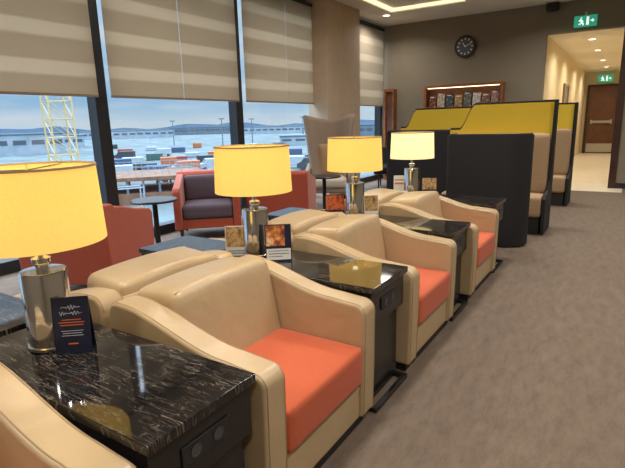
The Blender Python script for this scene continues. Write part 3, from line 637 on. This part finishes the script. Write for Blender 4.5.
bm = bmesh.new()
tube([(-14, 0, H+3), (40, 0, H+3)], .12, 6, bm); tube([(-14, -.7, H+1.6), (40, -.7, H+1.6)], .12, 6, bm); tube([(-14, .7, H+1.6), (40, .7, H+1.6)], .12, 6, bm)
for k in range(27): tube([(-14+k*2, -.7, H+1.6), (-13+k*2, 0, H+3)], .05, 4, bm); tube([(-14+k*2, .7, H+1.6), (-13+k*2, 0, H+3)], .05, 4, bm)
obj('jib', bm, 'crane', t); obj('operator_cab', B(1.1, 2.8, -.8, .8, H-1.2, H+1), 'bwhite', t, bev=.1); obj('counterweight', B(-14, -11, -.9, .9, H-.8, H+1.5), 'bgrey', t)
p, a = place(138, 62); t = thing('construction_building', 'brown unfinished building with open decks outside the second window', 'building', (p.x, p.y, GZ), a)
obj('lower_deck', B((-7, 7, -5, 5, 0, 1.2)), 'brown', t); obj('upper_deck', B((-7, 7, -5, 5, 2.6, 3.0)), 'brown', t)
for k in range(9):
    x = -6.8+k*1.7
    for y in (-4.78, 4.78): obj('post', B(x-.12, x+.12, y-.12, y+.12, 1.2, 2.6), 'bgrey', t)
bm = bmesh.new()
for k in range(21): x = -7+k*.7; tube([(x, 5, 3), (x, 5, 4.1)], .04, 4, bm); tube([(x, -5, 3), (x, -5, 4.1)], .04, 4, bm)
for z in (3.5, 4.1): tube([(-7, 5, z), (7, 5, z)], .04, 4, bm); tube([(-7, -5, z), (7, -5, z)], .04, 4, bm)
obj('guard_rail', bm, 'bwhite', t)
# scaffold below the crane
p, a = place(30, 34); t = thing('scaffold_frame', 'grey tube scaffold with plank decks left of the crane', 'scaffold', (p.x, p.y, GZ), a)
bm = bmesh.new()
for k in range(7):
    for y in (-.6, .6): tube([(-6+k*2, y, 0), (-6+k*2, y, 4.6)], .05, 5, bm)
for z in (1.5, 3.0, 4.5):
    for y in (-.6, .6): tube([(-6, y, z), (6, y, z)], .05, 5, bm)
for k in range(6): tube([(-6+k*2, .6, 1.5*(k % 2)), (-4+k*2, .6, 1.5*(k % 2)+1.5)], .04, 5, bm)
obj('scaffold_tubes', bm, 'bwhite', t)
for z in (1.5, 3.0): obj('plank_deck', B(-6, 6, -.55, .55, z+.04, z+.1), 'brown', t)
p, a = place(24, 56); t = thing('hoarding_fence', 'pale hoarding fence left of the crane', 'fence', (p.x, p.y, GZ), a)
bm = bmesh.new()
for k in range(8): box(bm, -7+k*1.5+.03, -7+(k+1)*1.5-.03, -.05, .05, .1, 2.4)
obj('fence_boards', bm, 'bwhite', t)
for k in range(9): obj('fence_post', B(-7.05+k*1.5, -6.95+k*1.5, .05, .18, 0, 2.5), 'bgrey', t)
for k, (px, dist) in enumerate([(108, 210), (173, 240), (222, 200), (252, 230), (303, 210)]):
    p, a = place(px, dist); t = thing('light_mast', 'thin apron light mast %s' % ['just right of the first mullion', 'left of the blind seam in the second window', 'left of the second mullion', 'just right of the second mullion', 'left of the column'][k], 'mast', (p.x, p.y, GZ), a, 'apron light masts')
    obj('mast_pole', lathe([(.001, 0), (.25, 0), (.15, 11), (.001, 11)], 8), 'bgrey', t); obj('lamp_head', B(-1.2, 1.2, -.2, .2, 10.7, 11.1), 'bgrey', t)
# ---------------------------------------------------------------- world: overcast, brighter toward the zenith
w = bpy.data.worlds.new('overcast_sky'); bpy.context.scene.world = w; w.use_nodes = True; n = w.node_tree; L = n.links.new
bg = n.nodes['Background']; tc = n.nodes.new('ShaderNodeTexCoord'); sx = n.nodes.new('ShaderNodeSeparateXYZ'); L(tc.outputs['Generated'], sx.inputs[0])
r = n.nodes.new('ShaderNodeValToRGB'); e = r.color_ramp.elements; e[0].position = 0; e[0].color = (*lin(212, 226, 236), 1); e[1].position = .5; e[1].color = (*lin(214, 229, 250), 1)
x = e.new(.05); x.color = (*lin(158, 198, 232), 1); x = e.new(.15); x.color = (*lin(182, 210, 238), 1); L(sx.outputs['Z'], r.inputs['Fac'])
mp = n.nodes.new('ShaderNodeMapping'); mp.inputs['Scale'].default_value = (2, 2, 14); L(tc.outputs['Generated'], mp.inputs[0])
no = n.nodes.new('ShaderNodeTexNoise'); no.inputs['Scale'].default_value = 2.2; no.inputs['Detail'].default_value = 6; L(mp.outputs[0], no.inputs['Vector'])
cr = n.nodes.new('ShaderNodeValToRGB'); cr.color_ramp.elements[0].position = .42; cr.color_ramp.elements[1].position = .7; L(no.outputs['Fac'], cr.inputs['Fac'])
mx = n.nodes.new('ShaderNodeMix'); mx.data_type = 'RGBA'; L(cr.outputs[0], mx.inputs[0]); L(r.outputs[0], mx.inputs[6]); mx.inputs[7].default_value = (*lin(220, 230, 240), 1)
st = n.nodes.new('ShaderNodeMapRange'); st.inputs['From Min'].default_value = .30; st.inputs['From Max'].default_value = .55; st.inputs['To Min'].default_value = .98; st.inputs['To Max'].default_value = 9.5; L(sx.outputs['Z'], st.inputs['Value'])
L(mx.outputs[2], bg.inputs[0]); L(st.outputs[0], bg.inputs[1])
for a, b in wins:
    ld = bpy.data.lights.new('window_portal', 'AREA'); ld.shape = 'RECTANGLE'; ld.size = b-a; ld.size_y = 3.3; ld.cycles.is_portal = True
    lo = bpy.data.objects.new('window_portal', ld); C.objects.link(lo); lo.location = (WX-.14, (a+b)/2, 1.65); lo.rotation_euler = (Vector((1, 0, 0)).to_track_quat('-Z', 'Y')).to_euler()
bpy.context.scene.view_settings.view_transform = 'Standard'
